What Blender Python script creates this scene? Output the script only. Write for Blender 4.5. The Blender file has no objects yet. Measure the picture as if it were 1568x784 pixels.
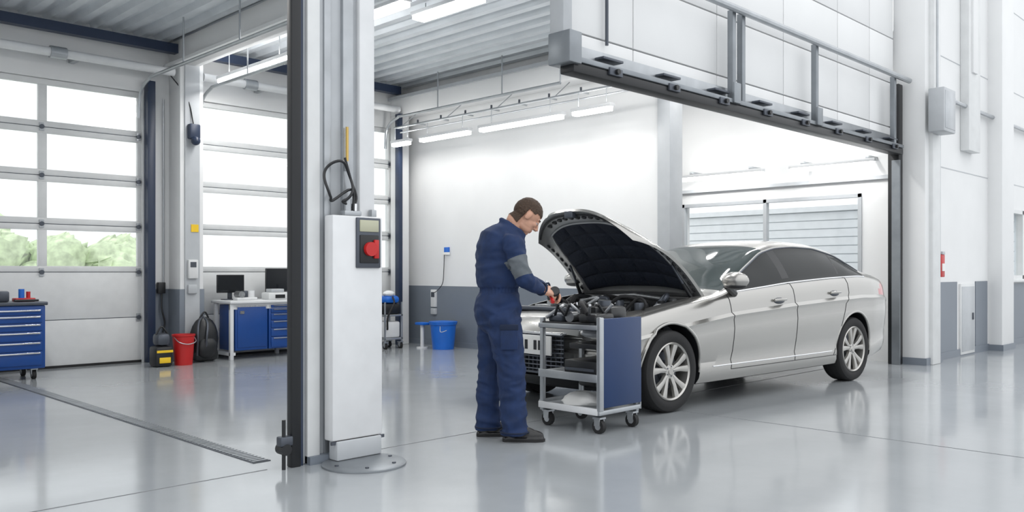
import bpy, bmesh, math, random
import numpy as np
from mathutils import Vector, Matrix, noise
random.seed(3)
sc = bpy.context.scene
COL = sc.collection

# ------------------------------------------------------------------ materials
MATS = {}
def mat(name, col, rough=.5, metal=0., es=0., var=None, bump=None, coat=0., spec=.5, stretch=(1,1,1)):
    if name in MATS: return MATS[name]
    m = bpy.data.materials.new(name); m.use_nodes = True
    nt = m.node_tree; b = nt.nodes['Principled BSDF']
    c = (*col, 1)
    b.inputs['Base Color'].default_value = c
    b.inputs['Roughness'].default_value = rough
    b.inputs['Metallic'].default_value = metal
    b.inputs['Specular IOR Level'].default_value = spec
    if coat: 
        b.inputs['Coat Weight'].default_value = coat
        b.inputs['Coat Roughness'].default_value = .05
    if es:
        b.inputs['Emission Color'].default_value = c
        b.inputs['Emission Strength'].default_value = es
    tc = nt.nodes.new('ShaderNodeTexCoord'); mp = nt.nodes.new('ShaderNodeMapping')
    mp.inputs['Scale'].default_value = stretch
    nt.links.new(tc.outputs['Object'], mp.inputs['Vector'])
    vs, va = var if var else (6, .04)
    n = nt.nodes.new('ShaderNodeTexNoise'); n.inputs['Scale'].default_value = vs; n.inputs['Detail'].default_value = 4
    nt.links.new(mp.outputs[0], n.inputs['Vector'])
    r = nt.nodes.new('ShaderNodeValToRGB')
    r.color_ramp.elements[0].position = .3; r.color_ramp.elements[1].position = .7
    r.color_ramp.elements[0].color = tuple(max(0, x*(1-va)) for x in col)+(1,)
    r.color_ramp.elements[1].color = tuple(min(1, x*(1+va)) for x in col)+(1,)
    nt.links.new(n.outputs['Fac'], r.inputs[0]); nt.links.new(r.outputs[0], b.inputs['Base Color'])
    if bump:
        n2 = nt.nodes.new('ShaderNodeTexNoise'); n2.inputs['Scale'].default_value = bump[0]; n2.inputs['Detail'].default_value = 5
        nt.links.new(mp.outputs[0], n2.inputs['Vector'])
        bp = nt.nodes.new('ShaderNodeBump'); bp.inputs['Strength'].default_value = bump[1]; bp.inputs['Distance'].default_value = .02
        nt.links.new(n2.outputs['Fac'], bp.inputs['Height']); nt.links.new(bp.outputs[0], b.inputs['Normal'])
    MATS[name] = m; return m

white = mat('painted_white', (.76,.765,.765), .55, var=(2,.02), bump=(60,.03))
whitegl = mat('white_enamel', (.70,.71,.72), .3)
offwhite = mat('offwhite_panel', (.68,.69,.69), .45)
dado = mat('grey_dado_paint', (.17,.195,.23), .45, var=(1.5,.05))
bayside = mat('column_grey_white', (.45,.47,.49), .4)
steel = mat('galvanised_steel', (.42,.44,.46), .35, .7, var=(5,.1))
railst = mat('gate_rail_steel', (.25,.27,.29), .4, .6, var=(5,.1))
deckm = mat('corrugated_deck_steel', (.70,.735,.77), .38, .4, var=(3,.06))
dsteel = mat('dark_steel', (.09,.10,.12), .4, .6)
black = mat('black_plastic', (.010,.011,.013), .4)
blackr = mat('black_rubber', (.012,.012,.013), .75, bump=(80,.1))
dblue = mat('dark_blue_rail', (.017,.03,.065), .4)
blue = mat('tool_cabinet_blue', (.005,.055,.25), .35)
blue2 = mat('plastic_bucket_blue', (.01,.13,.55), .35)
navyt = mat('trolley_panel_blue', (.003,.026,.10), .4)
red = mat('signal_red', (.50,.015,.015), .4)
yellow = mat('safety_yellow', (.85,.55,.02), .5)
lightm = mat('lamp_diffuser', (1,1,1), .5, es=5)
cloth = mat('navy_coverall_fabric', (.005,.021,.078), .8, var=(14,.2), bump=(250,.15))
clothd = mat('navy_seam_fabric', (.004,.012,.038), .85)
clothg = mat('grey_coverall_fabric', (.115,.13,.145), .85, var=(14,.15), bump=(250,.15))
skin = mat('skin', (.52,.285,.195), .5, var=(25,.06))
hairm = mat('brown_hair', (.055,.031,.018), .7, var=(120,.4), bump=(200,.5))
lip = mat('lips', (.40,.17,.135), .5)
leather = mat('black_leather', (.011,.011,.012), .38, bump=(90,.1))
paint = mat('car_silver_paint', (.39,.383,.365), .26, .8, coat=.6, var=(3,.01))
carglass = mat('car_tinted_glass', (.006,.008,.009), .05, 0, spec=.22)
carglass2 = mat('windshield_glass', (.05,.062,.062), .05, 0, spec=.6)
chrome = mat('chrome', (.75,.76,.78), .15, 1)
alloy = mat('alloy_wheel', (.44,.43,.41), .28, .8)
redl = mat('tail_lamp_red', (.4,.01,.015), .15, coat=1)
pad = mat('hood_insulation_pad', (.009,.014,.028), .8, bump=(40,.3))
underh = mat('hood_inner_steel', (.34,.35,.36), .35, .6)
engm = mat('engine_black_plastic', (.02,.021,.023), .35, var=(20,.3))
engs = mat('engine_cast_aluminium', (.35,.36,.37), .35, .8, var=(30,.2))
jointm = mat('floor_joint', (.18,.19,.20), .6)
screenm = mat('monitor_screen', (.01,.012,.015), .15)
yelhose = mat('brass', (.55,.38,.12), .3, .8)
foliage = mat('foliage', (.54,.64,.42), .9, var=(5,.3))
asphalt = mat('outdoor_ground', (.55,.56,.52), .9)
paper = mat('paper', (.8,.8,.78), .7)
cladm = mat('outdoor_cladding', (.9,.92,.94), .5)
cladd = mat('outdoor_cladding_groove', (.7,.73,.76), .5)

def floor_mat():
    m = bpy.data.materials.new('epoxy_floor'); m.use_nodes = True; nt = m.node_tree; b = nt.nodes['Principled BSDF']
    tc = nt.nodes.new('ShaderNodeTexCoord')
    n = nt.nodes.new('ShaderNodeTexNoise'); n.inputs['Scale'].default_value = .8; n.inputs['Detail'].default_value = 8; n.inputs['Roughness'].default_value=.65
    nt.links.new(tc.outputs['Object'], n.inputs['Vector'])
    r = nt.nodes.new('ShaderNodeValToRGB'); r.color_ramp.elements[0].position=.3; r.color_ramp.elements[1].position=.75
    r.color_ramp.elements[0].color=(.315,.335,.35,1); r.color_ramp.elements[1].color=(.365,.385,.40,1)
    nt.links.new(n.outputs['Fac'], r.inputs[0]); nt.links.new(r.outputs[0], b.inputs['Base Color'])
    n2 = nt.nodes.new('ShaderNodeTexNoise'); n2.inputs['Scale'].default_value = 1.2; n2.inputs['Detail'].default_value = 3
    nt.links.new(tc.outputs['Object'], n2.inputs['Vector'])
    mr = nt.nodes.new('ShaderNodeMapRange'); mr.inputs[1].default_value=.3; mr.inputs[2].default_value=.7; mr.inputs[3].default_value=.09; mr.inputs[4].default_value=.16
    nt.links.new(n2.outputs['Fac'], mr.inputs[0]); nt.links.new(mr.outputs[0], b.inputs['Roughness'])
    b.inputs['Specular IOR Level'].default_value=.8
    n3 = nt.nodes.new('ShaderNodeTexNoise'); n3.inputs['Scale'].default_value = 3; n3.inputs['Detail'].default_value = 2
    nt.links.new(tc.outputs['Object'], n3.inputs['Vector'])
    bp = nt.nodes.new('ShaderNodeBump'); bp.inputs['Strength'].default_value=.05; bp.inputs['Distance'].default_value=.02
    nt.links.new(n3.outputs['Fac'], bp.inputs['Height']); nt.links.new(bp.outputs[0], b.inputs['Normal'])
    return m
floorm = floor_mat()
def glass_mat():
    m = bpy.data.materials.new('window_glass'); m.use_nodes=True; nt=m.node_tree
    for n in list(nt.nodes): nt.nodes.remove(n)
    o=nt.nodes.new('ShaderNodeOutputMaterial'); t=nt.nodes.new('ShaderNodeBsdfTransparent'); g=nt.nodes.new('ShaderNodeBsdfGlossy'); mx=nt.nodes.new('ShaderNodeMixShader')
    t.inputs[0].default_value=(.98,.99,.99,1); g.inputs['Roughness'].default_value=.05; mx.inputs[0].default_value=.05
    nt.links.new(t.outputs[0],mx.inputs[1]); nt.links.new(g.outputs[0],mx.inputs[2]); nt.links.new(mx.outputs[0],o.inputs[0])
    return m
glass = glass_mat()

# ------------------------------------------------------------------ mesh builder
def frame(d):
    d = Vector(d).normalized()
    a = Vector((0,0,1)) if abs(d.z) < .95 else Vector((1,0,0))
    x = a.cross(d).normalized(); y = d.cross(x)
    return x, y, d
def cr(pts, n=6):
    P=[Vector(p) for p in pts]; P=[2*P[0]-P[1]]+P+[2*P[-1]-P[-2]]; out=[]
    for i in range(1,len(P)-2):
        for k in range(n):
            t=k/n; a,b,c,d=P[i-1:i+3]
            out.append(.5*((2*b)+(c-a)*t+(2*a-5*b+4*c-d)*t*t+(3*b-a-3*c+d)*t**3))
    out.append(P[-2]); return out
class MB:
    def __init__(s): s.v=[]; s.f=[]; s.mi=[]; s.mats=[]
    def mid(s,m):
        if m not in s.mats: s.mats.append(m)
        return s.mats.index(m)
    def raw(s,vs,fs,m,M=None):
        o=len(s.v); 
        for p in vs:
            p=Vector(p); s.v.append(M@p if M else p)
        k=s.mid(m)
        for f in fs: s.f.append([i+o for i in f]); s.mi.append(k)
    def box(s,a,b,m,bev=0,M=None):
        a=Vector(a); b=Vector(b)
        for i in range(3):
            if a[i]>b[i]: a[i],b[i]=b[i],a[i]
        bm=bmesh.new(); bmesh.ops.create_cube(bm,size=1)
        c=(a+b)/2; d=b-a
        for v in bm.verts: v.co=Vector((v.co.x*d.x+c.x,v.co.y*d.y+c.y,v.co.z*d.z+c.z))
        if bev:
            bmesh.ops.bevel(bm,geom=bm.edges[:],offset=min(bev,.45*min(d)),segments=2,affect='EDGES',profile=.5)
        bm.verts.index_update()
        s.raw([v.co for v in bm.verts],[[v.index for v in f.verts] for f in bm.faces],m,M); bm.free()
    def loft(s,rings,m,cap=True,M=None):
        n=len(rings[0]); vs=[p for r in rings for p in r]; fs=[]
        for i in range(len(rings)-1):
            for j in range(n):
                k=(j+1)%n; fs.append([i*n+j,i*n+k,(i+1)*n+k,(i+1)*n+j])
        if cap: fs.append(list(range(n))[::-1]); fs.append([(len(rings)-1)*n+j for j in range(n)])
        s.raw(vs,fs,m,M)
    def tube(s,pts,r,m,seg=8,closed=False,M=None,cap=True):
        P=[Vector(p) for p in pts]; n=len(P); R=r if isinstance(r,(list,tuple)) else [r]*n
        rings=[]; x=None
        for i in range(n):
            if closed: d=P[(i+1)%n]-P[i-1]
            else: d=P[min(i+1,n-1)]-P[max(i-1,0)]
            d.normalize()
            if x is None: x,_,_=frame(d)
            x=(x-d*x.dot(d)).normalized(); y=d.cross(x)
            rings.append([P[i]+(x*math.cos(2*math.pi*j/seg)+y*math.sin(2*math.pi*j/seg))*R[i] for j in range(seg)])
        if closed: rings.append(rings[0]); cap=False
        s.loft(rings,m,cap,M)
    def cyl(s,p0,p1,r,m,r1=None,seg=16,M=None): s.tube([p0,p1],[r,r if r1 is None else r1],m,seg,M=M)
    def lathe(s,prof,M,m,seg=32,closed=False):
        rings=[[Vector((r*math.cos(2*math.pi*j/seg),r*math.sin(2*math.pi*j/seg),h)) for j in range(seg)] for r,h in prof]
        if closed: rings.append(rings[0])
        s.loft(rings,m,not closed,M)
    def sph(s,c,r,m,M=None,seg=16,rot=None):
        if not isinstance(r,(list,tuple)): r=(r,r,r)
        vs=[];fs=[];h=seg//2
        T=Matrix.Translation(Vector(c))
        if rot: T=T@rot
        for i in range(1,h):
            th=math.pi*i/h
            for j in range(seg):
                ph=2*math.pi*j/seg
                vs.append(T@Vector((r[0]*math.sin(th)*math.cos(ph),r[1]*math.sin(th)*math.sin(ph),r[2]*math.cos(th))))
        vs.append(T@Vector((0,0,r[2]))); vs.append(T@Vector((0,0,-r[2]))); t=len(vs)-2
        for i in range(h-2):
            for j in range(seg):
                k=(j+1)%seg; fs.append([i*seg+j,(i+1)*seg+j,(i+1)*seg+k,i*seg+k])
        for j in range(seg):
            k=(j+1)%seg; fs.append([t,j,k]); fs.append([t+1,(h-2)*seg+k,(h-2)*seg+j])
        s.raw(vs,fs,m,M)
    def caps(s,pts,R,m,seg=14):
        for i,p in enumerate(pts): s.sph(p,R[i],m,seg=seg)
        for i in range(len(pts)-1): s.tube([pts[i],pts[i+1]],[R[i],R[i+1]],m,seg)
    def mesh(s,name,normals=True):
        me=bpy.data.meshes.new(name); me.from_pydata([tuple(v) for v in s.v],[],s.f)
        for m in s.mats: me.materials.append(m)
        me.polygons.foreach_set('material_index',s.mi)
        if normals:
            bm=bmesh.new(); bm.from_mesh(me); bmesh.ops.recalc_face_normals(bm,faces=bm.faces[:]); bm.to_mesh(me); bm.free()
        me.update(); return me
    def obj(s,name,parent=None,ang=35,normals=True):
        me=s.mesh(name,normals); shade(me,ang); return link(me,name,parent)
def shade(me,ang=35):
    bm=bmesh.new(); bm.from_mesh(me); a=math.radians(ang)
    for f in bm.faces: f.smooth=True
    for e in bm.edges: e.smooth = not (len(e.link_faces)==2 and e.calc_face_angle(0)>a)
    bm.to_mesh(me); bm.free()
def link(me,name,parent=None):
    o=bpy.data.objects.new(name,me); COL.objects.link(o)
    if parent: o.parent=parent
    return o
def empty(name,loc=(0,0,0)):
    e=bpy.data.objects.new(name,None); COL.objects.link(e); e.location=loc; e.empty_display_size=.2; return e
def evalmesh(o):
    dg=bpy.context.evaluated_depsgraph_get(); dg.update()
    me=bpy.data.meshes.new_from_object(o.evaluated_get(dg)); return me
def fuse(mb,voxel,it=3,fac=.5):
    o=mb.obj('tmp',None); md=o.modifiers.new('r','REMESH'); md.mode='VOXEL'; md.voxel_size=voxel
    ms=o.modifiers.new('s','SMOOTH'); ms.factor=fac; ms.iterations=it
    me=evalmesh(o); bpy.data.objects.remove(o); me.materials.clear(); return me

# ------------------------------------------------------------------ room shell
b=MB(); b.box((-7,-7,-.1),(24,11.6,0),floorm); b.obj('floor')
b=MB(); b.box((-20,11.6,-.15),(40,60,-.05),asphalt); b.obj('ground')
# corrugated ceiling
b=MB(); x=.1; prof=[]
while x<11.7:
    prof+=[(x,4.25),(x+.10,4.25),(x+.135,4.32),(x+.235,4.32)]; x+=.27
vs=[];fs=[]
for (px,pz) in prof: vs+=[(px,4.5,pz),(px,11.6,pz)]
for i in range(len(prof)-1): fs.append([2*i,2*i+1,2*i+3,2*i+2])
b.raw(vs,fs,deckm); b.box((.1,4.5,4.36),(11.7,11.6,4.5),dsteel); b.obj('ceiling',ang=20,normals=False)
# north wall (with sectional doors)
YW=11.4; DH=3.56
b=MB()
for x0,x1 in ((.1,.94),(4.51,5.2),(8.6,11.7)): b.box((x0,YW,0),(x1,YW+.2,DH),white)
b.box((.1,YW,DH),(11.7,YW+.2,4.36),white)
b.obj('wall_north')
b=MB(); b.box((.1,4.7,0),(.3,YW,4.36),white); b.obj('wall_west')
b=MB(); b.box((8.9,6.25,0),(9.1,YW,4.36),white); b.box((8.84,6.08,0),(9.12,6.27,4.36),bayside,.01); b.obj('wall_partition')
# east wall with window
b=MB(); X=11.5; wy0,wy1,wz0,wz1=4.81,7.67,1.1,2.25
b.box((X,4.25,0),(X+.2,wy0,4.36),white); b.box((X,wy1,0),(X+.2,YW,4.36),white)
b.box((X,wy0,0),(X+.2,wy1,wz0),white); b.box((X,wy0,wz1),(X+.2,wy1,4.36),white)
b.obj('wall_east')
b=MB()
for y in (wy0,wy0+1.4,wy1-.05): b.box((X-.02,y,wz0),(X+.06,y+.05,wz1),bayside)
for z in (wz0,wz1-.05): b.box((X-.02,wy0,z),(X+.06,wy1,z+.05),bayside)
b.box((X+.03,wy0,wz0),(X+.035,wy1,wz1),glass)
b.obj('window_1')
b=MB(); b.box((16.6,4.3,0),(16.8,18,2.45),cladd); z=.02
while z<2.35: b.box((16.57,4.3,z),(16.6,18,z+.15),cladm); z+=.17
b.box((16.5,4.3,2.4),(16.8,18,2.5),cladm)
b.obj('outdoor_building')
b=MB(); b.box((X-.06,4.4,2.42),(X,8.2,2.47),bayside); b.obj('trim_1')
# south (right hand) wall
b=MB(); Y=4.05; H=7.2
wx0,wx1=14.95,17.2; q0,q1=1.07,2.2
b.box((11.9,Y,0),(wx0,Y+.2,H),white); b.box((wx1,Y,0),(24,Y+.2,H),white)
b.box((wx0,Y,0),(wx1,Y+.2,q0),white); b.box((wx0,Y,q1),(wx1,Y+.2,H),white)
b.obj('wall_south')
b=MB()
for x in (wx0,wx0+1.1,wx1-.06): b.box((x,Y-.02,q0),(x+.06,Y+.08,q1),offwhite)
for z in (q0,q1-.06): b.box((wx0,Y-.02,z),(wx1,Y+.08,z+.06),offwhite)
b.box((wx0,Y+.05,q0),(wx1,Y+.055,q1),glass); b.box((wx0-.05,Y-.08,q0-.05),(wx1+.05,Y+.02,q0),offwhite,.01)
b.obj('window_2')
# pilasters
b=MB(); b.box((11.37,3.95,0),(11.92,4.35,H),white,.01); b.box((11.5,3.9,0),(11.78,3.96,H),offwhite,.01); b.box((11.36,3.93,0),(11.94,4.3,.09),dado); b.obj('column')
b=MB(); b.box((14.25,3.85,0),(14.85,4.06,H),white,.01); b.box((14.23,3.83,0),(14.87,4.05,.09),dado); b.obj('column')
b=MB(); b.box((17.6,3.8,0),(18.2,4.06,H),white,.01); b.obj('column')
b=MB(); b.box((13.0,3.93,2.9),(13.5,4.05,H),offwhite,.01); b.box((13.1,3.9,4.0),(13.3,3.96,H),white,.01); b.obj('duct')
b=MB()
for x0,x1 in ((12.05,12.85),(13.65,14.2),(14.9,17.55),(18.25,24)):
    b.box((x0,Y-.012,.1),(x1,Y+.002,1.05 if x0!=14.9 else 1.0),dado)
b.obj('trim_2')
b=MB(); b.box((11.95,Y-.02,0),(24,Y,.1),dado); b.obj('baseboard_south')
b=MB(); b.box((12.95,Y-.03,0.02),(13.55,Y-.001,1.02),offwhite,.005); b.box((12.98,Y-.035,.06),(13.52,Y-.03,.98),bayside,.004); b.box((13.42,Y-.05,.5),(13.46,Y-.035,.6),dsteel,.004); b.obj('cabinet_door')
b=MB(); b.tube([(11.9,3.98,3.52),(24,3.98,3.52)],.03,steel); 
for x in (12.5,14.5,16.5): b.box((x,3.96,3.48),(x+.04,4.05,3.56),steel)
b.obj('wall_pipe')
b=MB()
for z in (2.6,4.1,5.4): b.box((12.0,Y-.004,z),(24,Y+.001,z+.012),bayside)
b.obj('trim_6')
# dado north/partition
b=MB()
b.box((4.66,YW-.012,0),(5.2,YW,.96),dado); b.box((8.6,YW-.012,0),(8.9,YW,.96),dado); b.obj('trim_3')
b=MB(); b.box((8.888,6.3,0),(8.9,YW,.96),dado); b.obj('trim_4')
b=MB(); b.box((8.87,6.3,0),(8.89,YW,.08),dado); b.obj('baseboard_partition')
# columns and beams inside bay
b=MB(); b.box((4.86,11.05,0),(5.18,YW,4.25),white,.01); b.box((4.92,11.03,0),(5.12,11.06,4.25),bayside); b.box((4.85,11.04,0),(5.19,YW,.96),dado,.004); b.obj('column')
b=MB(); b.box((4.8,4.9,3.93),(5.1,YW,3.97),white); b.box((4.86,4.9,3.93),(5.04,YW,4.26),white,.005); b.obj('beam')
b=MB(); b.box((8.55,6.1,3.75),(8.9,YW,4.02),white,.01); b.box((8.5,6.1,4.0),(8.9,YW,4.05),bayside); b.obj('beam')
b=MB(); b.box((.3,11.1,4.08),(8.55,11.22,4.2),dblue); b.obj('beam')
b=MB(); b.box((8.55,11.15,0),(8.75,YW-.01,3.75),white,.01); b.obj('column')
for xa,xb in ((.3,4.8),(5.2,8.5)):
    b=MB(); b.tube([(xa,11.1,3.82),(xb,11.1,3.82)],.055,whitegl,12); x=xa+.6
    while x<xb-.4: b.cyl((x,11.1,3.82),(x+.18,11.1,3.82),.075,steel); b.box((x+.3,11.08,3.78),(x+.36,11.39,3.86),steel); x+=1.2
    b.obj('door_roller_shaft')
# door tracks
for x in (.96,4.44,5.27,8.40):
    b=MB()
    b.tube(cr([(x,11.33,3.2),(x,11.28,3.52),(x,11.02,3.66),(x,10.6,3.68),(x,7.5,3.68)],6),.022,steel)
    for y in (10,8.6,7.5): b.tube([(x,y,3.68),(x,y,4.24)],.01,steel,6)
    b.obj('door_track')

def door(name,x0,x1,np_):
    b=MB(); hs=DH/6; y0,y1=YW+.04,YW+.09
    for k in range(6):
        z0=k*hs; z1=z0+hs
        if k<2:
            b.box((x0,y0,z0+.004),(x1,y1,z1-.004),offwhite,.006)
        else:
            w=(x1-x0)/np_; mw=.05
            b.box((x0,y0,z0+.004),(x1,y1,z0+.075),offwhite,.004); b.box((x0,y0,z1-.075),(x1,y1,z1-.004),offwhite,.004)
            for i in range(np_+1):
                c=x0+i*w; a0=max(x0,c-mw); a1=min(x1,c+mw); b.box((a0,y0,z0+.075),(a1,y1,z1-.075),offwhite,.004)
            b.box((x0+.03,y0+.025,z0+.06),(x1-.03,y0+.03,z1-.06),glass)
        if k:
            b.box((x0+.01,y0+.01,z0-.004),(x1-.01,y1-.01,z0+.004),dsteel)
            for i in range(np_+1):
                c=x0+.04+i*(x1-x0-.08)/np_
                b.cyl((c,y0-.03,z0),(c,y0+.005,z0),.028,dsteel,seg=10); b.box((c-.025,y0-.015,z0-.05),(c+.025,y0,z0+.05),steel)
    b.box((x0,y0-.01,0),(x1,y1,.03),blackr)
    b.obj(name)
door('door_1',.94,4.51,3); door('door_2',5.2,8.6,2)
b=MB(); b.box((4.53,11.27,0),(4.63,YW,3.7),dblue,.005); b.obj('door_guide_rail')
b=MB(); b.box((5.19,11.33,0),(5.24,YW,3.7),steel,.005); b.obj('door_guide_rail')
b=MB(); b.box((8.47,11.05,0),(8.54,11.16,3.75),dblue,.005); b.obj('door_guide_rail')

# lamps
def lamp(name,p0,p1,hang=.0,w=.05,power=0,up=0):
    b=MB(); p0=Vector(p0);p1=Vector(p1); d=(p1-p0).normalized(); sidev=Vector((-d.y,d.x,0))*w
    lo=p0-sidev; hi=p1+sidev
    b.box(lo+Vector((0,0,.03)),hi+Vector((0,0,.075)),whitegl,.006)
    b.box(lo*1+d*.03-Vector((0,0,.02)),hi-d*.03+Vector((0,0,.035)),lightm,.01)
    if hang:
        for t in (.15,.85):
            q=p0.lerp(p1,t); b.tube([q+Vector((0,0,.07)),q+Vector((0,0,.07+hang))],.006,steel,6)
    b.obj(name)
    for pw,dz,rx in ((power,-.04,0),(up,.10,math.pi)):
        if not pw: continue
        l=bpy.data.lights.new('lamp_light','AREA'); l.shape='RECTANGLE'; l.size=(p1-p0).length; l.size_y=.1; l.energy=pw; l.color=(1,.985,.96)
        o=bpy.data.objects.new('lamp_light',l); COL.objects.link(o); o.location=(p0+p1)/2+Vector((0,0,dz)); o.rotation_euler=(rx,0,math.atan2(d.y,d.x))
for y0,y1 in ((10.55,11.0),(9.15,10.3),(7.35,8.95),(6.55,7.2)): lamp('added_fill_strip',(8.3,y0,3.2),(8.3,y1,3.2),.2,power=5,up=2)
lamp('added_fill_strip',(11.2,6.1,2.6),(11.2,7.55,2.6),0,power=5,up=3); lamp('added_fill_strip',(11.2,4.5,2.6),(11.2,5.7,2.6),0,power=4,up=3)
lamp('added_fill_strip',(5.36,9.1,3.75),(5.36,10.95,3.75),.45,power=22,up=12)
lamp('added_fill_strip',(6.15,6.6,4.08),(6.15,7.7,4.08),.09,.09,power=26); lamp('added_fill_strip',(5.7,7.3,4.08),(5.7,8.4,4.08),.09,.07,power=18)
for x in (5.8,7.6,9.6): lamp('added_fill_strip',(x,5.3,4.05),(x+1.3,5.3,4.05),.12,.09,power=26)  # added fixtures, unseen behind the fascia, to brighten the enclosed bay
lamp('added_fill_strip',(10.2,6.8,4.05),(10.2,8.4,4.05),.12,.09,power=22)  # added unseen fixture, lifts the light on the east wall
lamp('added_fill_strip',(1.6,7.3,4.05),(1.6,9.0,4.05),.12,.09,power=45)  # added fixture outside the frame, extra fill light for the left bay
b=MB()
for y in (4.6,5.5,6.3,7.3): b.box((11.2,y,2.68),(11.5,y+.04,2.72),steel)
b.obj('lamp_bracket')
b=MB(); b.tube([(8.3,6.3,3.48),(8.3,10.95,3.48)],.016,steel); b.tube([(8.42,6.3,3.42),(8.42,10.95,3.42)],.012,steel)
for k in range(9):
    y=6.5+k*.55; b.box((8.27,y,3.47),(8.45,y+.02,3.49),steel); b.box((8.29,y,3.49),(8.31,y+.02,3.54),dsteel)
    if k%2==0: b.tube([(8.36,y,3.48),(8.7,y,3.75)],.007,steel,6)
b.obj('conduit_rail')

# floor joints & drain
b=MB(); b.box((-7,4.69,.0),(2.6,4.698,.002),jointm); b.box((3.4,4.69,0),(11.2,4.694,.002),jointm); b.box((6.2,-7,0),(6.2035,4.6,.002),jointm); b.obj('floor_joint')
b=MB(); b.box((2.62,4.9,0),(2.74,11.2,.004),dsteel)
y=4.92
while y<11.2: b.box((2.63,y,.004),(2.73,y+.022,.008),steel); y+=.045
b.obj('floor_drain')

# ------------------------------------------------------------------ gate fascia
b=MB()
xs=[4.85,5.75,7.05,8.35,9.65,10.55,11.3]; zs=[2.82,3.05,3.62,4.2,4.8,5.6]
for i in range(len(xs)-1):
    for j in range(len(zs)-1):
        b.box((xs[i]+.007,4.32,zs[j]+.007),(xs[i+1]-.007,4.37,zs[j+1]-.007),white,.003)
b.box((4.85,4.36,2.82),(11.3,4.42,5.6),dado)
b.obj('trim_5')
b=MB()
b.box((4.75,4.14,2.76),(11.18,4.30,2.80),railst,.006); b.box((4.75,4.24,2.80),(11.18,4.30,2.92),steel,.006)
b.box((4.8,4.15,2.68),(11.18,4.29,2.755),black,.01)
b.box((4.72,4.12,2.74),(4.86,4.34,2.98),railst,.01); b.box((4.74,4.2,2.98),(4.84,4.34,5.6),bayside,.01); b.box((4.70,4.12,3.35),(4.86,4.34,3.45),railst,.01)
b.tube([(4.8,4.12,3.63),(11.3,4.12,3.63)],.035,steel,10)
for x in (7.05,7.22,8.75,10.9): b.box((x,4.15,2.8),(x+.06,4.21,3.63),railst,.005)
for x in (7.03,8.73): b.box((x,4.12,2.76),(x+.12,4.15,2.95),railst,.005)
x=5.2
while x<11:
    b.box((x,4.125,2.72),(x+.16,4.15,2.78),dsteel,.006); b.cyl((x+.08,4.10,2.75),(x+.08,4.14,2.75),.022,black,seg=10); b.box((x-.05,4.15,2.84),(x+.2,4.24,2.86),dsteel,.004); x+=.8
b.tube([(5.35,4.28,3.0),(5.35,4.28,5.6)],.014,dsteel)
b.obj('overhead_gate_rail')
b=MB(); b.box((11.22,4.22,0),(11.35,4.36,3.60),black,.008); b.box((11.19,4.2,0),(11.22,4.3,2.62),railst); b.obj('gate_post')
b=MB(); b.box((11.3,3.70,2.95),(11.72,3.895,3.5),bayside,.015); b.box((11.33,3.695,2.99),(11.69,3.702,3.46),steel,.005); b.cyl((11.72,3.8,3.1),(11.8,3.8,3.1),.04,black)
b.tube([(11.5,3.85,3.5),(11.5,3.85,7)],.015,steel); b.obj('control_box')
b=MB(); b.box((11.98,3.96,1.12),(12.12,4.05,1.42),red,.01); b.box((12.0,3.95,1.2),(12.1,3.962,1.3),paper); b.box((12.0,3.95,1.42),(12.1,4.04,1.46),bayside,.005); b.tube([(12.05,4.0,1.46),(12.05,4.0,3.4)],.01,steel,6); b.obj('fire_alarm_box')

# ------------------------------------------------------------------ front pillar (H-section with cladding strips)
b=MB()
b.box((2.82,4.66,0),(3.34,4.73,6),bayside,.01); b.box((3.0,4.72,0),(3.25,4.96,6),bayside,.01); b.box((2.99,4.94,0),(3.34,5.0,6),bayside,.01)
b.box((2.84,4.63,0),(2.93,4.67,6),offwhite,.006); b.box((2.97,4.645,0),(3.02,4.67,6),steel,.004); b.box((3.1,4.63,0),(3.18,4.67,6),steel,.006); b.box((3.22,4.62,0),(3.34,4.67,6),whitegl,.01)
b.box((2.84,4.6,0),(3.36,4.78,.05),dado)
b.obj('column')
b=MB(); b.box((2.725,4.62,0),(2.79,4.68,6),black,.006); b.box((2.79,4.64,0),(2.815,4.72,6),dblue)
b.cyl((2.68,4.6,.12),(2.68,4.68,.12),.035,black); b.box((2.64,4.6,.14),(2.725,4.66,.2),dsteel,.01); b.tube([(2.67,4.62,.0),(2.67,4.62,.3)],.012,black); b.obj('door_guide_rail')
b=MB()
b.box((2.95,4.52,.14),(3.33,4.618,1.55),whitegl,.012)
b.box((2.97,4.50,.02),(3.31,4.595,.14),bayside,.01)
b.box((3.12,4.505,1.22),(3.305,4.525,1.54),dsteel,.006); b.box((3.14,4.498,1.45),(3.285,4.508,1.525),mat('display_lcd',(.45,.45,.33),.3),.004)
b.box((3.14,4.496,1.25),(3.285,4.508,1.43),black,.006); b.cyl((3.21,4.47,1.34),(3.21,4.50,1.34),.045,red,seg=20); b.box((3.24,4.48,1.28),(3.275,4.5,1.4),red,.005)
b.box((2.94,4.515,.12),(3.34,4.53,.14),dsteel)
b.obj('lift_control_cabinet')
b=MB(); b.lathe([(.0,0),(.26,0),(.26,.01),(.245,.018),(0,.018)],Matrix.Translation((3.1,4.40,0.001)),railst,48)
for k in range(6): a=k*math.pi/3; b.cyl((3.1+.2*math.cos(a),4.40+.2*math.sin(a),.018),(3.1+.2*math.cos(a),4.40+.2*math.sin(a),.026),.012,dsteel,seg=6)
b.obj('floor_plate')
b=MB()
loop=[(3.02+.1*math.cos(a)*1.0,4.56+.02*math.sin(3*a),1.76+.13*math.sin(a)) for a in np.linspace(-1.2,4.3,22)]
b.tube(cr([(3.1,4.58,1.56),(3.09,4.57,1.62)]+loop+[(3.12,4.56,1.72),(3.13,4.56,1.58)],4),.009,black,8)
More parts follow.
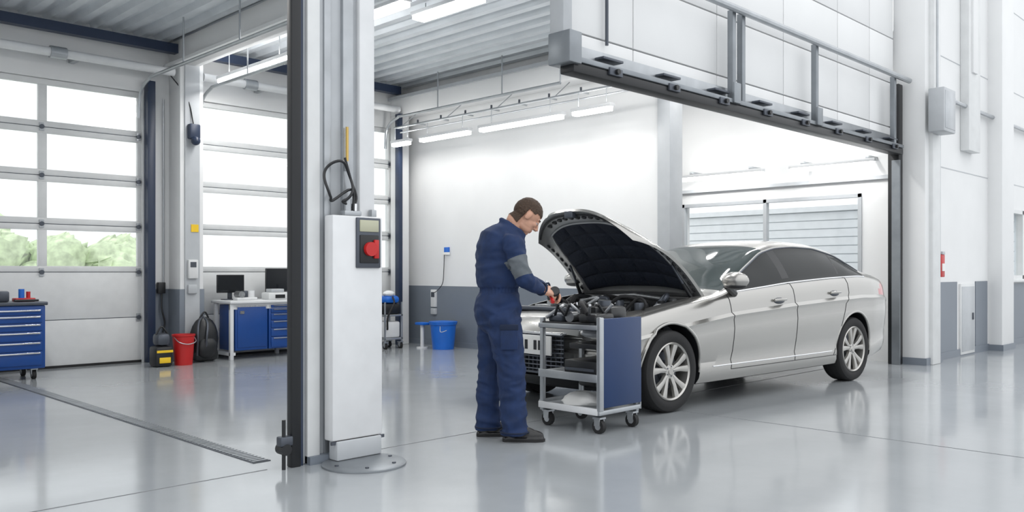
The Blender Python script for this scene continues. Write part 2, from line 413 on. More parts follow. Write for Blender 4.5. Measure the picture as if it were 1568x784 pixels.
b.tube(cr([(3.1,4.58,1.56),(3.16,4.57,1.66),(3.12,4.57,1.78),(3.08,4.58,1.92)],6),.008,black)
b.cyl((3.1,4.58,1.56),(3.1,4.58,1.66),.025,steel); b.cyl((3.15,4.58,1.56),(3.15,4.58,1.63),.02,chrome); b.box((3.06,4.55,1.552),(3.19,4.615,1.585),steel,.008)
b.tube([(3.11,4.6,1.85),(3.11,4.6,2.12)],.01,yelhose); b.cyl((3.11,4.6,1.84),(3.11,4.6,1.9),.018,steel)
b.box((3.28,4.57,1.552),(3.32,4.61,1.6),steel,.005)
b.obj('air_hose')

# ------------------------------------------------------------------ left bay furniture
def casters(b,pts,r=.05):
    for (x,y) in pts:
        b.cyl((x-.018,y,r),(x+.018,y,r),r,blackr,seg=20); b.cyl((x-.02,y,r),(x+.02,y,r),r*.5,steel,seg=14)
        b.box((x-.03,y-.025,r*1.1),(x-.022,y+.025,r*2.2),steel); b.box((x+.022,y-.025,r*1.1),(x+.03,y+.025,r*2.2),steel); b.box((x-.035,y-.035,r*2.1),(x+.035,y+.035,r*2.35),steel)
b=MB(); b.box((2.1,10.4,.12),(3.05,10.95,.82),blue,.015); b.box((2.08,10.38,.82),(3.07,10.97,.86),dsteel,.01)
z=.16
for h in (.16,.11,.11,.09,.09,.07):
    b.box((2.14,10.385,z),(3.01,10.402,z+h-.012),blue,.004); b.box((2.16,10.37,z+h-.035),(2.99,10.388,z+h-.018),chrome,.003); z+=h
casters(b,[(2.2,10.48),(2.95,10.48),(2.2,10.87),(2.95,10.87)])
b.obj('tool_cabinet')
b=MB(); b.box((2.35,10.5,.86),(2.72,10.75,.98),dsteel,.02); b.tube([(2.42,10.62,.98),(2.42,10.62,1.02),(2.64,10.62,1.02),(2.64,10.62,.98)],.01,black); b.obj('toolbox')
b=MB(); b.box((2.78,10.5,.86),(2.98,10.66,.9),red,.01); b.cyl((2.85,10.56,.9),(2.85,10.56,1.0),.03,blue2); b.cyl((2.93,10.6,.9),(2.93,10.6,.97),.022,red); b.tube([(2.75,10.45,.875),(3.0,10.48,.875)],.012,black); b.obj('hand_tools')
# workbench
b=MB(); b.box((5.4,10.72,.76),(7.4,11.02+.28,.80),whitegl,.01)
for x in (5.42,6.35,7.33): b.box((x,10.76,0),(x+.05,10.81,.76),whitegl,.005); b.box((x,11.2,0),(x+.05,11.25,.76),whitegl,.005)
b.box((5.42,10.78,.68),(7.38,10.8,.76),whitegl); b.box((5.42,10.77,.06),(5.5,11.25,.1),whitegl)
b.box((5.5,10.78,.12),(5.98,11.24,.74),blue,.008); b.box((5.53,10.77,.16),(5.95,10.782,.71),blue,.004); b.box((5.56,10.755,.62),(5.62,10.77,.66),chrome)
b.box((6.0,10.78,.12),(6.75,11.24,.74),blue,.008)
z=.14
for h in (.15,.12,.11,.1,.07,.05): b.box((6.03,10.765,z),(6.72,10.782,z+h-.012),blue,.004); b.box((6.06,10.75,z+h-.03),(6.69,10.768,z+h-.018),chrome); z+=h
b.obj('workbench')
def monitor(x,y,w=.42,h=.27,z0=.8):
    b=MB(); b.box((x-w/2,y,z0+.1),(x+w/2,y+.03,z0+.1+h),black,.008); b.box((x-w/2+.012,y-.003,z0+.118),(x+w/2-.012,y+.002,z0+.1+h-.012),screenm)
    b.box((x-.03,y+.02,z0+.01),(x+.03,y+.05,z0+.2),dsteel,.005); b.box((x-.1,y-.04,z0),(x+.1,y+.1,z0+.015),dsteel,.005); b.obj('monitor')
monitor(5.6,11.1,.4,.25); monitor(6.35,11.08,.46,.34)
b=MB(); b.box((5.55,10.82,.8),(5.85,10.95,.84),whitegl,.01); b.cyl((5.62,10.82,.88),(5.62,10.97,.88),.045,engs); b.cyl((5.78,10.88,.84),(5.78,10.88,.93),.05,whitegl); b.box((5.67,10.86,.84),(5.73,10.96,.93),dsteel,.01); b.obj('bench_vise')
b=MB(); b.box((6.0,10.78,.8),(6.3,11.0,.9),offwhite,.02); b.box((6.05,10.8,.9),(6.25,10.96,.95),bayside,.01); b.box((6.1,10.775,.82),(6.25,10.785,.87),black); b.tube(cr([(6.4,10.85,.82),(6.46,10.8,.9),(6.4,10.9,1.0)],5),.012,black); b.obj('bench_instrument')
# bags/bins
b=MB(); 
b.sph((5.1,10.86,.3),(.19,.13,.3),black,seg=20); b.sph((5.1,10.78,.2),(.15,.08,.15),black,seg=16); b.box((4.95,10.78,.01),(5.28,10.98,.2),black,.06)
for y in (-.06,.06): b.tube(cr([(5.02+y,10.76,.1),(5.0+y,10.70,.3),(5.04+y,10.76,.52),(5.08,10.86,.6)],5),.014,dsteel)
b.tube(cr([(5.04,10.86,.58),(5.1,10.84,.66),(5.16,10.86,.58)],5),.012,black); b.obj('backpack')
b=MB(); b.lathe([(0,0),(.11,0),(.135,.36),(.145,.37),(.145,.39),(.125,.39),(.1,.03),(0,.03)],Matrix.Translation((4.76,10.72,0)),red,24); b.tube(cr([(4.63,10.72,.37),(4.65,10.6,.3),(4.76,10.57,.27),(4.87,10.6,.3),(4.89,10.72,.37)],5),.006,steel); b.obj('red_bucket')
b=MB(); b.box((4.36,10.6,.0),(4.58,10.84,.26),black,.04); b.box((4.37,10.59,.18),(4.57,10.6,.21),yellow); b.box((4.39,10.62,.26),(4.56,10.82,.42),dsteel,.05); b.tube(cr([(4.40,10.7,.4),(4.47,10.7,.5),(4.55,10.7,.4)],5),.012,black); b.box((4.40,10.585,.05),(4.54,10.6,.12),yellow,.005); b.obj('tool_bag')
# wall bits
b=MB(); b.box((5.0,11.02,1.72),(5.1,11.032,1.82),yellow); b.obj('warning_sign')
b=MB(); b.box((4.95,10.99,.9),(5.07,11.04,1.02),bayside,.01); b.box((4.95,10.98,1.1),(5.08,11.04,1.35),offwhite,.01); b.box((4.97,10.975,1.25),(5.05,10.982,1.32),dsteel)
b.tube(cr([(4.75,11.36,.95),(4.74,11.34,.7),(4.78,11.34,.5),(4.73,11.35,.3)],6),.012,black); b.box((4.69,11.33,.9),(4.79,11.4,1.05),black,.01)
b.tube([(4.78,11.38,1.05),(4.78,11.38,3.5)],.01,steel,6); b.obj('socket_outlet')
b=MB(); b.box((4.95,10.95,2.95),(5.1,11.05,3.15),dblue,.02); b.sph((5.02,10.93,2.92),.06,dblue); b.tube(cr([(5.02,11.0,3.15),(4.95,11.05,3.5),(4.7,11.2,3.9)],6),.008,black); b.obj('spot_lamp')
# bin in corner
b=MB(); b.lathe([(0,0),(.165,0),(.2,.38),(.215,.38),(.215,.41),(.19,.41),(.15,.03),(0,.03)],Matrix.Translation((8.55,10.05,0)),blue2,32); b.lathe([(0,.405),(.22,.405),(.22,.425),(0,.44)],Matrix.Translation((8.55,10.05,0)),blue2,32); b.tube(cr([(8.38,9.92,.36),(8.33,9.85,.28),(8.42,9.82,.3)],5),.006,steel); b.obj('bucket')
b=MB(); b.box((8.35,10.3,.36),(8.5,10.5,.40),blue2,.01); b.cyl((8.42,10.4,.0),(8.42,10.4,.36),.03,whitegl); b.cyl((8.42,10.4,0),(8.42,10.4,.02),.09,whitegl); b.obj('stool')
b=MB(); b.box((8.88,10.3,1.49),(8.9,10.42,1.58),blue2,.003); b.box((8.87,10.28,1.46),(8.885,10.44,1.5),paper); b.obj('wall_sign')
b=MB(); b.box((8.85,10.6,.62),(8.9,10.72,.9),offwhite,.008); b.box((8.845,10.62,.78),(8.852,10.7,.86),dsteel); b.box((8.85,10.6,.5),(8.9,10.72,.6),bayside,.008)
b.tube(cr([(8.87,10.4,1.46),(8.86,10.4,1.2),(8.85,10.42,1.0),(8.84,10.55,.88),(8.86,10.66,.85)],6),.006,black,6); b.obj('socket_outlet')
# workshop cart near corner
b=MB(); b.box((7.85,10.6,.14),(8.2,10.95,.17),steel,.005); b.box((7.85,10.6,.5),(8.2,10.95,.53),steel,.005)
for x in (7.86,8.18):
    for y in (10.61,10.93): b.box((x-.01,y-.01,.1),(x+.01,y+.01,.72),steel)
casters(b,[(7.88,10.63),(8.17,10.63),(7.88,10.92),(8.17,10.92)],.045)
b.box((7.88,10.63,.17),(8.17,10.9,.42),whitegl,.03); b.box((7.87,10.62,.53),(8.18,10.9,.7),black,.04); b.box((7.89,10.62,.7),(8.16,10.88,.82),blue2,.05); b.tube(cr([(7.9,10.6,.3),(7.85,10.52,.5),(7.95,10.5,.7),(8.0,10.6,.8)],6),.015,blackr); b.sph((8.0,10.7,.85),(.1,.08,.05),whitegl)
b.obj('service_cart')

# hedge outdoors
b=MB()
for k in range(90):
    x=2+random.random()*7.2; s_=.35+random.random()*.35
    z=random.uniform(.3,1.6)+ (1.1 if x<5.6 else 0)*random.random()
    o0=len(b.v); b.sph((x,22+random.random()*2,z),(s_,s_,s_*.9),foliage,seg=28)
    for i in range(o0,len(b.v)):
        v=b.v[i]; n_=noise.noise(v*4.0)*.14+noise.noise(v*13.0)*.12; m_=noise.noise(v*13+Vector((9,9,9)))*.1; b.v[i]=v+Vector((n_,m_,n_))
b.obj('hedge',ang=60)

# ------------------------------------------------------------------ CAR
car=empty('car',(5.252,5.083,0)); car.rotation_euler=(0,0,math.radians(-3.54))
L=5.18
fine=np.linspace(0,L,519)
def key(pairs,k=9):
    kx=[p[0] for p in pairs]; kv=[p[1] for p in pairs]
    v=np.interp(fine,kx,kv)
    for _ in range(2):
        p=np.concatenate([2*v[0]-v[k:0:-1],v,2*v[-1]-v[-2:-k-2:-1]])
        v=np.convolve(p,np.ones(2*k+1)/(2*k+1),'valid')
    return lambda x: float(np.interp(x,fine,v))
ZT=key([(0,.69),(.05,.76),(.15,.81),(.5,.87),(1.0,.94),(1.5,1.0),(1.6,1.03),(2.1,1.28),(2.55,1.46),(2.85,1.515),(3.2,1.535),(3.6,1.525),(4.0,1.455),(4.4,1.31),(4.65,1.21),(4.88,1.17),(5.07,1.14),(5.14,1.08),(5.18,.93)],6)
ZBL=key([(0,.61),(.05,.69),(.15,.745),(.5,.81),(1.0,.89),(1.65,.985),(2.7,1.055),(3.6,1.10),(4.3,1.125),(4.8,1.105),(5.07,1.07),(5.14,.99),(5.18,.87)],6)
ZB=key([(0,.32),(.06,.24),(.2,.2),(1,.19),(4.5,.2),(5.0,.28),(5.18,.42)],5)
HW=key([(0,.72),(.06,.80),(.2,.86),(.5,.895),(.87,.912),(1.5,.912),(3,.918),(4.05,.915),(4.6,.895),(4.95,.86),(5.1,.81),(5.18,.74)],4)
BW=key([(0,.26),(.4,.18),(1.0,.07),(1.6,.13),(2.3,.12),(2.9,.03),(3.6,0),(4.2,-.05),(4.8,-.09),(5.18,-.18)],10)
NG=6; NR=9
def sec(x):
    zt,zB,zb,hw=ZT(x),ZBL(x),ZB(x),HW(x); h=max(zt-zB,.012)
    H_=zB-zb
    p=[(0,zb),(hw*.55,zb),(hw-.13,zb+.0),(hw-.06,zb+.02),(hw-.035,zb+.07),(hw-.028,zb+.16),(hw-.038,zb+.2),(hw-.020,zb+H_*.36),(hw-.006,zb+H_*.5),(hw,zb+H_*.62),(hw-.006,zb+H_*.72),(hw+.002,zb+H_*.765),(hw-.026,zb+H_*.80),(hw-.036,zb+H_*.88),(hw-.049,zb+H_*.95),(hw-.075,zB)]
    e=min(.014,h*.2); y0=hw-.088; ye=hw-.10-.44*h; crown=min(.085,.55*h); ze=zt-crown
    p.append((y0,zB+e))
    for k in range(1,NG+1):
        t=k/NG; p.append((y0+(ye-y0)*t+.018*math.sin(math.pi*t)*min(1,h/.3),zB+e+(ze-zB-e)*t))
    for k in range(1,NR+1):
        a=k/NR*math.pi/2; p.append((ye*math.cos(a)**.8 if k<NR else 0, ze+crown*math.sin(a)**.9))
    return p
IG0=16; IG1=16+NG; NS=len(sec(1))
def SP(x,i,side=-1,off=0):
    s_=sec(x); i0=int(i); f=i-i0; y,z=s_[i0]
    if f>0: y=y*(1-f)+s_[i0+1][0]*f; z=z*(1-f)+s_[i0+1][1]*f
    bw=BW(x)*(abs(y)/.92)**2.3
    return Vector((x+bw,side*(y+off),z))
sx=sorted(set([round(v,4) for v in list(np.arange(0,.12,.012))+list(np.arange(.12,5.0,.035))+list(np.arange(5.0,5.18,.015))+[5.18]]))
b=MB(); rings=[]
for x in sx:
    R_=[SP(x,i,-1) for i in range(NS)]; L_=[SP(x,i,1) for i in range(NS-2,0,-1)]
    rings.append(R_+L_)
mats=[paint,carglass,carglass2,black,redl,dsteel]
for m in mats: b.mid(m)
n=len(rings[0])
for r in rings: b.v+=r
for i in range(len(rings)-1):
    xm=(sx[i]+sx[i+1])/2; h=ZT(xm)-ZBL(xm)
    for j in range(n):
        k=(j+1)%n; b.f.append([i*n+j,i*n+k,(i+1)*n+k,(i+1)*n+j])
        q=j if j<NS-1 else n-1-j
        m=0
        if q<3: m=3
        elif IG0<=q<IG1 and 1.78<xm<4.45 and h>.05:
            m=1
            if 2.66<xm<2.80 or 3.83<xm<3.88: m=3
            if q==IG0: m=1
        elif q>=IG1+1 and 1.62<xm<2.6: m=2
        elif q>=IG1+1 and 3.98<xm<4.6: m=1
        elif 12<=q<=14 and xm>4.78+.06*(q-12): m=4
        b.mi.append(m)
for base,flip in ((0,False),((len(rings)-1)*n,True)):
    for i in range(NS-1):
        A=base+i; B=base+i+1
        la=base+(0 if i==0 else n-i); lb=base+(NS-1 if i+1==NS-1 else n-i-1)
        f=[A,B,lb,la]; f2=[]
        for q in f:
            if q not in f2: f2.append(q)
        if len(f2)>2: b.f.append(f2); b.mi.append(3 if (i<5) else 0)
body=b.obj('body_raw')
def cutter(verts_builder):
    c=MB(); 
    for m in mats: c.mid(m)
    verts_builder(c); return c.obj('cut')
cuts=[]
def wc(c):
    for ax in (.87,4.05):
        for s_ in (-1,1): c.cyl((ax,s_*.60,.36),(ax,s_*1.2,.36),.395,black,seg=64)
cuts.append(cutter(wc))
def ec(c):
    pl=[(.34,-.5),(.42,-.6),(.7,-.69),(1.5,-.72),(1.5,.72),(.7,.69),(.42,.6),(.34,.5)]
    c.loft([[Vector((x,y,.5)) for x,y in pl],[Vector((x,y,1.3)) for x,y in pl]],black)
cuts.append(cutter(ec))
for c in cuts:
    md=body.modifiers.new('b','BOOLEAN'); md.operation='DIFFERENCE'; md.object=c; md.solver='EXACT'
me=evalmesh(body); shade(me,28); bo=link(me,'body',car)
bpy.data.objects.remove(body)
for c in cuts: bpy.data.objects.remove(c)
# trim, seams
b=MB()
def seam(pts,r=.004,m=black): b.tube(pts,r,m,6)
for s_ in (-1,1):
    seam([SP(1.62,i,s_) for i in np.arange(4.5,15.1,.5)]); seam([SP(2.78,i,s_) for i in np.arange(4.5,16.1,.5)])
    seam([SP(x,4.5,s_) for x in np.arange(1.62,3.7,.05)]); 
    seam([SP(3.6+.36*max(0,(i-4.5))/8 if i<12.5 else 3.96,i,s_) for i in np.arange(4.5,16.1,.5)])
    seam([SP(x,IG0+.2,s_,.002) for x in np.arange(1.74,4.5,.04)],.009,chrome)
    seam([SP(x,IG1,s_,.002) for x in np.arange(1.74,4.5,.04)],.008,dsteel)
    seam([SP(x,5.0,s_,.003) for x in np.arange(1.35,3.6,.05)],.006,chrome)
    for hx in (2.45,3.62):
        p=SP(hx,12.6,s_); b.sph(p+Vector((0,s_*.0,0)),(.095,.02,.032),dsteel,seg=16); b.tube([p+Vector((-.1,s_*.012,.008)),p+Vector((-.05,s_*.035,.012)),p+Vector((.06,s_*.035,.014)),p+Vector((.11,s_*.01,.012))],.014,paint,8)
    q=Vector((1.62,s_*1.0,1.115)); b.sph(q,(.085,.135,.078),paint,seg=24); b.sph(q+Vector((.035,0,0)),(.062,.118,.066),carglass,seg=20); b.sph(q+Vector((0,0,-.05)),(.075,.11,.03),black,seg=16)
    b.tube([q+Vector((.0,-s_*.09,-.05)),SP(1.74,15,s_)],[.03,.035],black,8)
    for ax in (.87,4.05):
        pts=[]
        for a in np.linspace(-.12,math.pi+.12,40):
            xx=ax+.40*math.cos(a); zz=.36+.40*math.sin(a)
            best=min(np.arange(3,15,.1),key=lambda i: abs(SP(xx,i,s_).z-zz)); pts.append(Vector((xx,SP(xx,best,s_).y-s_*.008,zz)))
        b.tube(pts,.014,paint,8)
b.obj('trim',car)
# front end
b=MB()
for y in np.linspace(-.4,.4,17): b.box((-.012+.26*(abs(y)/.92)**2.3,y-.004,.36),(.02+.26*(abs(y)/.92)**2.3,y+.004,.67),dsteel)
b.box((-.02,-.44,.34),(.12,.44,.36),dsteel,.006); b.box((-.02,-.44,.67),(.12,.44,.69),chrome,.006)
for z in np.arange(.38,.67,.035): b.tube([Vector((-.018+.26*(abs(y)/.92)**2.3,y,z)) for y in np.linspace(-.43,.43,13)],.006,dsteel,6)
b.box((-.035,-.34,.50),(-.02,.22,.66),paper,.004); b.box((-.04,.16,.51),(-.034,.21,.65),blue2)
for k in range(7):
    if k!=3: b.box((-.038,-.28+k*.055,.54),(-.034,-.245+k*.055,.62),black)
for s_ in (-1,1):
    b.sph((.20,s_*.66,.70),(.16,.15,.055),mat('headlamp_lens',(.5,.52,.55),.05,coat=1),seg=24); b.sph((.12,s_*.6,.70),(.06,.05,.04),black)
    b.box((.07,s_*.55,.27),(.2,s_*.74,.36),black,.02)
b.obj('front_end',car)
# wheels
def wheel(ax,s_):
    b=MB(); M=Matrix.Translation((ax,s_*.775,.349))@Matrix.Rotation(-s_*math.pi/2,4,'X')
    t=.349
    b.lathe([(.245,.10),(.27,.113),(.31,.115),(.335,.105),(.346,.085),(t,.05),(t,-.05),(.346,-.085),(.335,-.105),(.27,-.113),(.245,-.10)],M,blackr,64,closed=True)
    for g in (-.04,0,.04): b.lathe([(t+.0005,g-.004),(t+.0005,g+.004),(t-.004,g+.004),(t-.004,g-.004)],M,black,48,closed=True)
    b.lathe([(.248,.105),(.240,.112),(.228,.10),(.222,.04),(.218,-.10),(.248,-.105)],M,alloy,64,closed=True)
    b.lathe([(0,.0),(.165,.0),(.165,.02),(.09,.02),(.09,.03),(0,.03)],M,dsteel,40)
    b.lathe([(0,-.03),(.22,-.03),(.22,-.04),(0,-.04)],M,black,40)
    b.lathe([(0,.098),(.028,.098),(.032,.09),(.06,.085),(.066,.06),(.066,.03),(0,.03)],M,alloy,32)
    for k in range(5):
        for o in (-.15,.15):
            a=2*math.pi*k/5+.3; a0=a+o*.9; a1=a+o*1.75
            c0=Vector((math.cos(a0),math.sin(a0),0)); c1=Vector((math.cos(a1),math.sin(a1),0))
            r0=[];
            for (c,r_,w,zt,zb_) in ((c0,.045,.022,.088,.05),(c0.lerp(c1,.5).normalized(),.13,.024,.098,.07),(c1,.232,.036,.104,.075)):
                tn=Vector((-c.y,c.x,0)); 
                r0.append([c*r_-tn*w+Vector((0,0,zb_)),c*r_-tn*w*.8+Vector((0,0,zt-.006)),c*r_+Vector((0,0,zt)),c*r_+tn*w*.8+Vector((0,0,zt-.006)),c*r_+tn*w+Vector((0,0,zb_))])
            b.loft(r0,alloy,True,M)
        a=2*math.pi*k/5; b.cyl(M@Vector((.042*math.cos(a),.042*math.sin(a),.08)),M@Vector((.042*math.cos(a),.042*math.sin(a),.09)),.007,dsteel,seg=8)
    b.obj('wheel',car,ang=30)
for ax in (.87,4.05):
    for s_ in (-1,1): wheel(ax,s_)
# hood
TH=math.radians(37)
def HP(u,v,off=0,sh=1.):
    Lv=1.27*(1-.26*abs(v)**3.0); d=u*Lv; w=.77-.07*u-.10*u**4
    hh=.055*math.sin(math.pi*min(u,1))-.10*abs(v)**2.6-.05*u**6+off
    return Vector((1.57-d*math.cos(TH)+hh*math.sin(TH), v*w, 1.03+d*math.sin(TH)+hh*math.cos(TH)))
def gridsurf(b,f,U,V,m,flip=False):
    o=[f(u,v) for u in U for v in V]; nV=len(V); fs=[[i*nV+j,i*nV+j+1,(i+1)*nV+j+1,(i+1)*nV+j] for i in range(len(U)-1) for j in range(nV-1)]
    b.raw(o,fs,m)
b=MB(); U=list(np.linspace(0,1,26)); V=list(np.linspace(-1,1,31))
nU,nV=len(U),len(V)
vs=[HP(u,v) for u in U for v in V]+[HP(u,v*.985,-.028) for u in U for v in V]; T_=nU*nV
top=[[i*nV+j,i*nV+j+1,(i+1)*nV+j+1,(i+1)*nV+j] for i in range(nU-1) for j in range(nV-1)]
bot=[[T_+q for q in f][::-1] for f in top]
rim=[]
bd=[(0,j) for j in range(nV)]+[(i,nV-1) for i in range(1,nU)]+[(nU-1,j) for j in range(nV-2,-1,-1)]+[(i,0) for i in range(nU-2,0,-1)]
for a in range(len(bd)):
    p=bd[a]; q=bd[(a+1)%len(bd)]; A=p[0]*nV+p[1]; B=q[0]*nV+q[1]; rim.append([A,B,T_+B,T_+A])
b.raw(vs,top,paint); o=0
k1=b.mid(paint); k2=b.mid(underh)
for f in rim: b.f.append(f); b.mi.append(k1)
for f in bot: b.f.append(f); b.mi.append(k2)
def PF(u,v):
    q=abs(math.sin(u*math.pi*5))**.4*abs(math.sin((v+1)*math.pi*2.5))**.4
    return HP(.06+u*.76,v*.84*(1-.12*u**5),-.032-.018*q)
P2=MB(); gridsurf(P2,PF,list(np.linspace(0,1,61)),list(np.linspace(-1,1,61)),pad)
for v in np.linspace(-.62,.62,11):
    c=HP(.90,v,-.034); P2.sph(c,(.022,.03,.012),black,seg=12,rot=Matrix.Rotation(TH,4,'Y'))
for u in np.linspace(.12,.8,9):
    for s_ in (-1,1): P2.sph(HP(u,s_*.92,-.034),(.03,.012,.012),black,seg=10,rot=Matrix.Rotation(TH,4,'Y'))
P2.tube([HP(.95,v,-.04) for v in np.linspace(-.9,.9,25)],.009,black,6)
P2.tube([PF(1,v) for v in np.linspace(-1,1,25)],.012,underh,8)
for s_ in (-1,1):
    P2.tube([PF(u,s_) for u in np.linspace(0,1,25)],.012,underh,8)
    P2.tube([Vector((1.42,s_*.7,.92)),HP(.42,s_*.86,-.04)],.012,dsteel,8); P2.tube([Vector((1.42,s_*.7,.92)),Vector((1.42,s_*.7,.92)).lerp(HP(.42,s_*.86,-.04),.5)],.018,black,8)
P2.box((HP(.97,0,-.06)-Vector((.02,.05,.02))),(HP(.97,0,-.03)+Vector((.02,.05,.02))),dsteel,.008)
b.obj('hood',car,ang=50); P2.obj('hood_liner',car,ang=50)
# engine
b=MB()
b.box((.34,-.66,.5),(1.5,.66,.56),black)
b.box((.6,-.28,.6),(1.2,.28,.86),engm,.04); b.box((.64,-.24,.86),(1.16,.24,.905),engm,.02)
for y in np.linspace(-.18,.18,6): b.box((.66,y-.012,.9),(1.14,y+.012,.918),engs,.004)
b.box((.38,-.58,.62),(.5,.58,.84),engm,.02); b.box((.36,-.6,.84),(.46,.6,.88),dsteel,.01)
b.box((.62,.34,.6),(.98,.6,.86),engm,.02); b.box((.64,.36,.86),(.96,.58,.885),engs,.01)
b.box((.55,-.62,.6),(.9,-.36,.84),black,.05); b.lathe([(0,.84),(.06,.84),(.06,.88),(0,.885)],Matrix.Translation((.68,-.48,0)),engs,20)
b.sph((1.2,-.5,.82),(.1,.1,.09),whitegl); b.cyl((1.2,-.5,.88),(1.2,-.5,.93),.035,black)
b.sph((1.25,.48,.84),(.12,.1,.1),engs); b.cyl((1.25,.48,.9),(1.25,.48,.95),.04,yellow)
for s_ in (-1,1):
    b.lathe([(0,.9),(.07,.9),(.1,.86),(.11,.6),(0,.6)],Matrix.Translation((1.3,s_*.58,0)),dsteel,24); b.cyl((1.3,s_*.58,.9),(1.3,s_*.58,.93),.03,engs)
b.box((1.42,-.7,.8),(1.52,.7,.97),black,.02)
b.tube([(1.3,-.58,.93),(1.42,0,.97),(1.3,.58,.93)],.022,engs,10)
for k in range(12):
    y=random.uniform(-.55,.55); x=random.uniform(.45,1.3); p=[(x,y,.8),(x+random.uniform(-.1,.15),y+random.uniform(-.2,.2),.93+random.random()*.05),(x+random.uniform(0,.3),y+random.uniform(-.35,.35),.9),(x+.2,y+random.uniform(-.3,.3),.75)]
    b.tube(cr(p,6),random.choice((.012,.018,.025)),random.choice((black,blackr,engs,dsteel)),8)
for k in range(10): x=random.uniform(.45,1.3); y=random.uniform(-.55,.55); b.box((x,y,.7),(x+.08,y+.06,.9+random.random()*.05),random.choice((engm,engs,dsteel)),.012)
b.obj('engine',car)

# ------------------------------------------------------------------ trolley
b=MB(); x0,x1,y0,y1=4.86,5.36,3.95,4.56
b.box((x0+.03,y0-.004,.19),(x1,y0+.022,.85),navyt,.008); b.box((x0-.01,y0-.01,.17),(x0+.035,y0+.03,.86),steel,.008)
for (x,y) in ((x0,y1-.04),(x1-.035,y1-.04),(x1-.035,y0+.02)): b.box((x,y,.12),(x+.035,y+.035,.84),steel,.006)
for z,h in ((.14,.035),(.40,.03),(.76,.03)):
    b.box((x0-.005,y0,z),(x1,y1,z+h),steel if z<.7 else dsteel,.006)
b.box((x0-.012,y0+.02,.14),(x0+.005,y1,.19),whitegl,.004); b.box((x0-.012,y0+.02,.38),(x0,y1,.44),steel,.004); b.box((x0-.012,y0+.02,.765),(x0,y1,.80),steel,.004)
b.box((x0,y1-.01,.14),(x1,y1,.20),steel); b.box((x1-.01,y0,.14),(x1,y1,.2),steel)
b.box((x0+.01,y0+.04,.43),(x1-.04,y1-.25,.53),black,.01); b.box((x0+.0,y0+.06,.455),(x0+.015,y1-.27,.475),dsteel); b.box((x0+.01,y0+.04,.62),(x1-.04,y1-.3,.66),black,.008)
casters(b,[(x0+.05,y0+.05),(x0+.05,y1-.05),(x1-.05,y0+.05),(x1-.05,y1-.05)],.052)
b.obj('tool_trolley')
b=MB(); rr=[]
for i,zz in enumerate((.177,.2,.235,.26)):
    s_=(1,1.05,.85,.4)[i]; rr.append([Vector((5.08+.15*s_*math.cos(a)*(1+.15*math.sin(3*a+i)),4.28+.19*s_*math.sin(a)*(1+.12*math.cos(4*a+i)),zz+.008*math.sin(5*a)*(i>0))) for a in np.linspace(0,2*math.pi,28,endpoint=False)])
b.loft(rr,paper); b.obj('rag',ang=60)
b=MB()
b.box((x0+.0,y0+.06,.792),(x1-.02,y1-.02,.812),black,.005)
b.box((4.9,4.02,.81),(5.12,4.2,.88),engm,.02); b.cyl((4.92,4.3,.85),(5.2,4.34,.85),.04,engs); b.cyl((5.0,4.42,.84),(5.0,4.5,.84),.035,dsteel)
b.box((5.12,4.05,.81),(5.32,4.3,.93),engm,.03); b.cyl((5.2,4.18,.93),(5.2,4.18,.97),.05,dsteel)
b.tube(cr([(4.9,4.1,.88),(4.95,4.2,.95),(5.1,4.3,.94),(5.25,4.4,.9),(5.3,4.5,.83)],6),.02,blackr,10)
b.tube(cr([(4.88,4.5,.84),(4.93,4.4,.92),(5.05,4.45,.93),(5.2,4.5,.86)],6),.014,engs,8)
b.box((4.9,4.36,.81),(5.1,4.5,.86),dsteel,.012); b.lathe([(0,.81),(.05,.81),(.05,.87),(.03,.9),(0,.9)],Matrix.Translation((5.22,4.4,0)),engs,20)
for k in range(10): a=random.uniform(4.9,5.25); c=random.uniform(4.05,4.45); b.tube([(a,c,.86),(a+random.uniform(-.1,.1),c+random.uniform(-.1,.1),.95)],.011,random.choice((chrome,black,engs)),8)
for k in range(8): a=random.uniform(4.9,5.22); c=random.uniform(4.03,4.42); b.box((a,c,.81),(a+.07,c+.06,.87+random.random()*.06),random.choice((engm,engs,dsteel,black)),.01)
b.obj('engine_parts')

# ------------------------------------------------------------------ MECHANIC
O=Vector((4.33,4.33,0)); Rv=Vector((.70711,-.70711,0)); Fv=Vector((.70711,.70711,0)); Zv=Vector((0,0,1))
man=empty('mechanic',O)
def W(r,a,z): return Rv*r+Fv*a+Zv*z
th=math.radians(22); cf=(math.cos(th),math.sin(th)); cl=(-math.sin(th),math.cos(th))
def ring(r,a,z,rf,rl,n=28,tilt=0):
    out=[]
    for k in range(n):
        t=2*math.pi*k/n; c_,s_=math.cos(t),math.sin(t)
        c_=math.copysign(abs(c_)**.85,c_); s_=math.copysign(abs(s_)**.85,s_)
        out.append(W(r+cf[0]*rf*c_+cl[0]*rl*s_, a+cf[1]*rf*c_+cl[1]*rl*s_, z-tilt*c_*rf))
    return out
b=MB()
b.loft([ring(-.09,0,.76,.10,.12),ring(-.095,0,.82,.15,.165),ring(-.105,0,.92,.165,.182),ring(-.10,0,1.00,.150,.172),ring(-.095,0,1.055,.130,.155),ring(-.095,0,1.075,.130,.155),ring(-.095,0,1.12,.15,.17),ring(-.095,0,1.22,.162,.18,tilt=.12),ring(-.088,0,1.32,.162,.195,tilt=.35),ring(-.062,0,1.40,.15,.195,tilt=.55),ring(-.03,.005,1.455,.115,.14,tilt=.65),ring(.01,.012,1.495,.078,.08,tilt=.75)],cloth)
nsh=W(.0,-.178,1.39); fsh=W(-.12,.168,1.395)
nel=W(.085,-.225,1.145); nwr=W(.205,-.03,1.075)
fel=W(.06,.25,1.15); fwr=W(.24,.13,1.075)
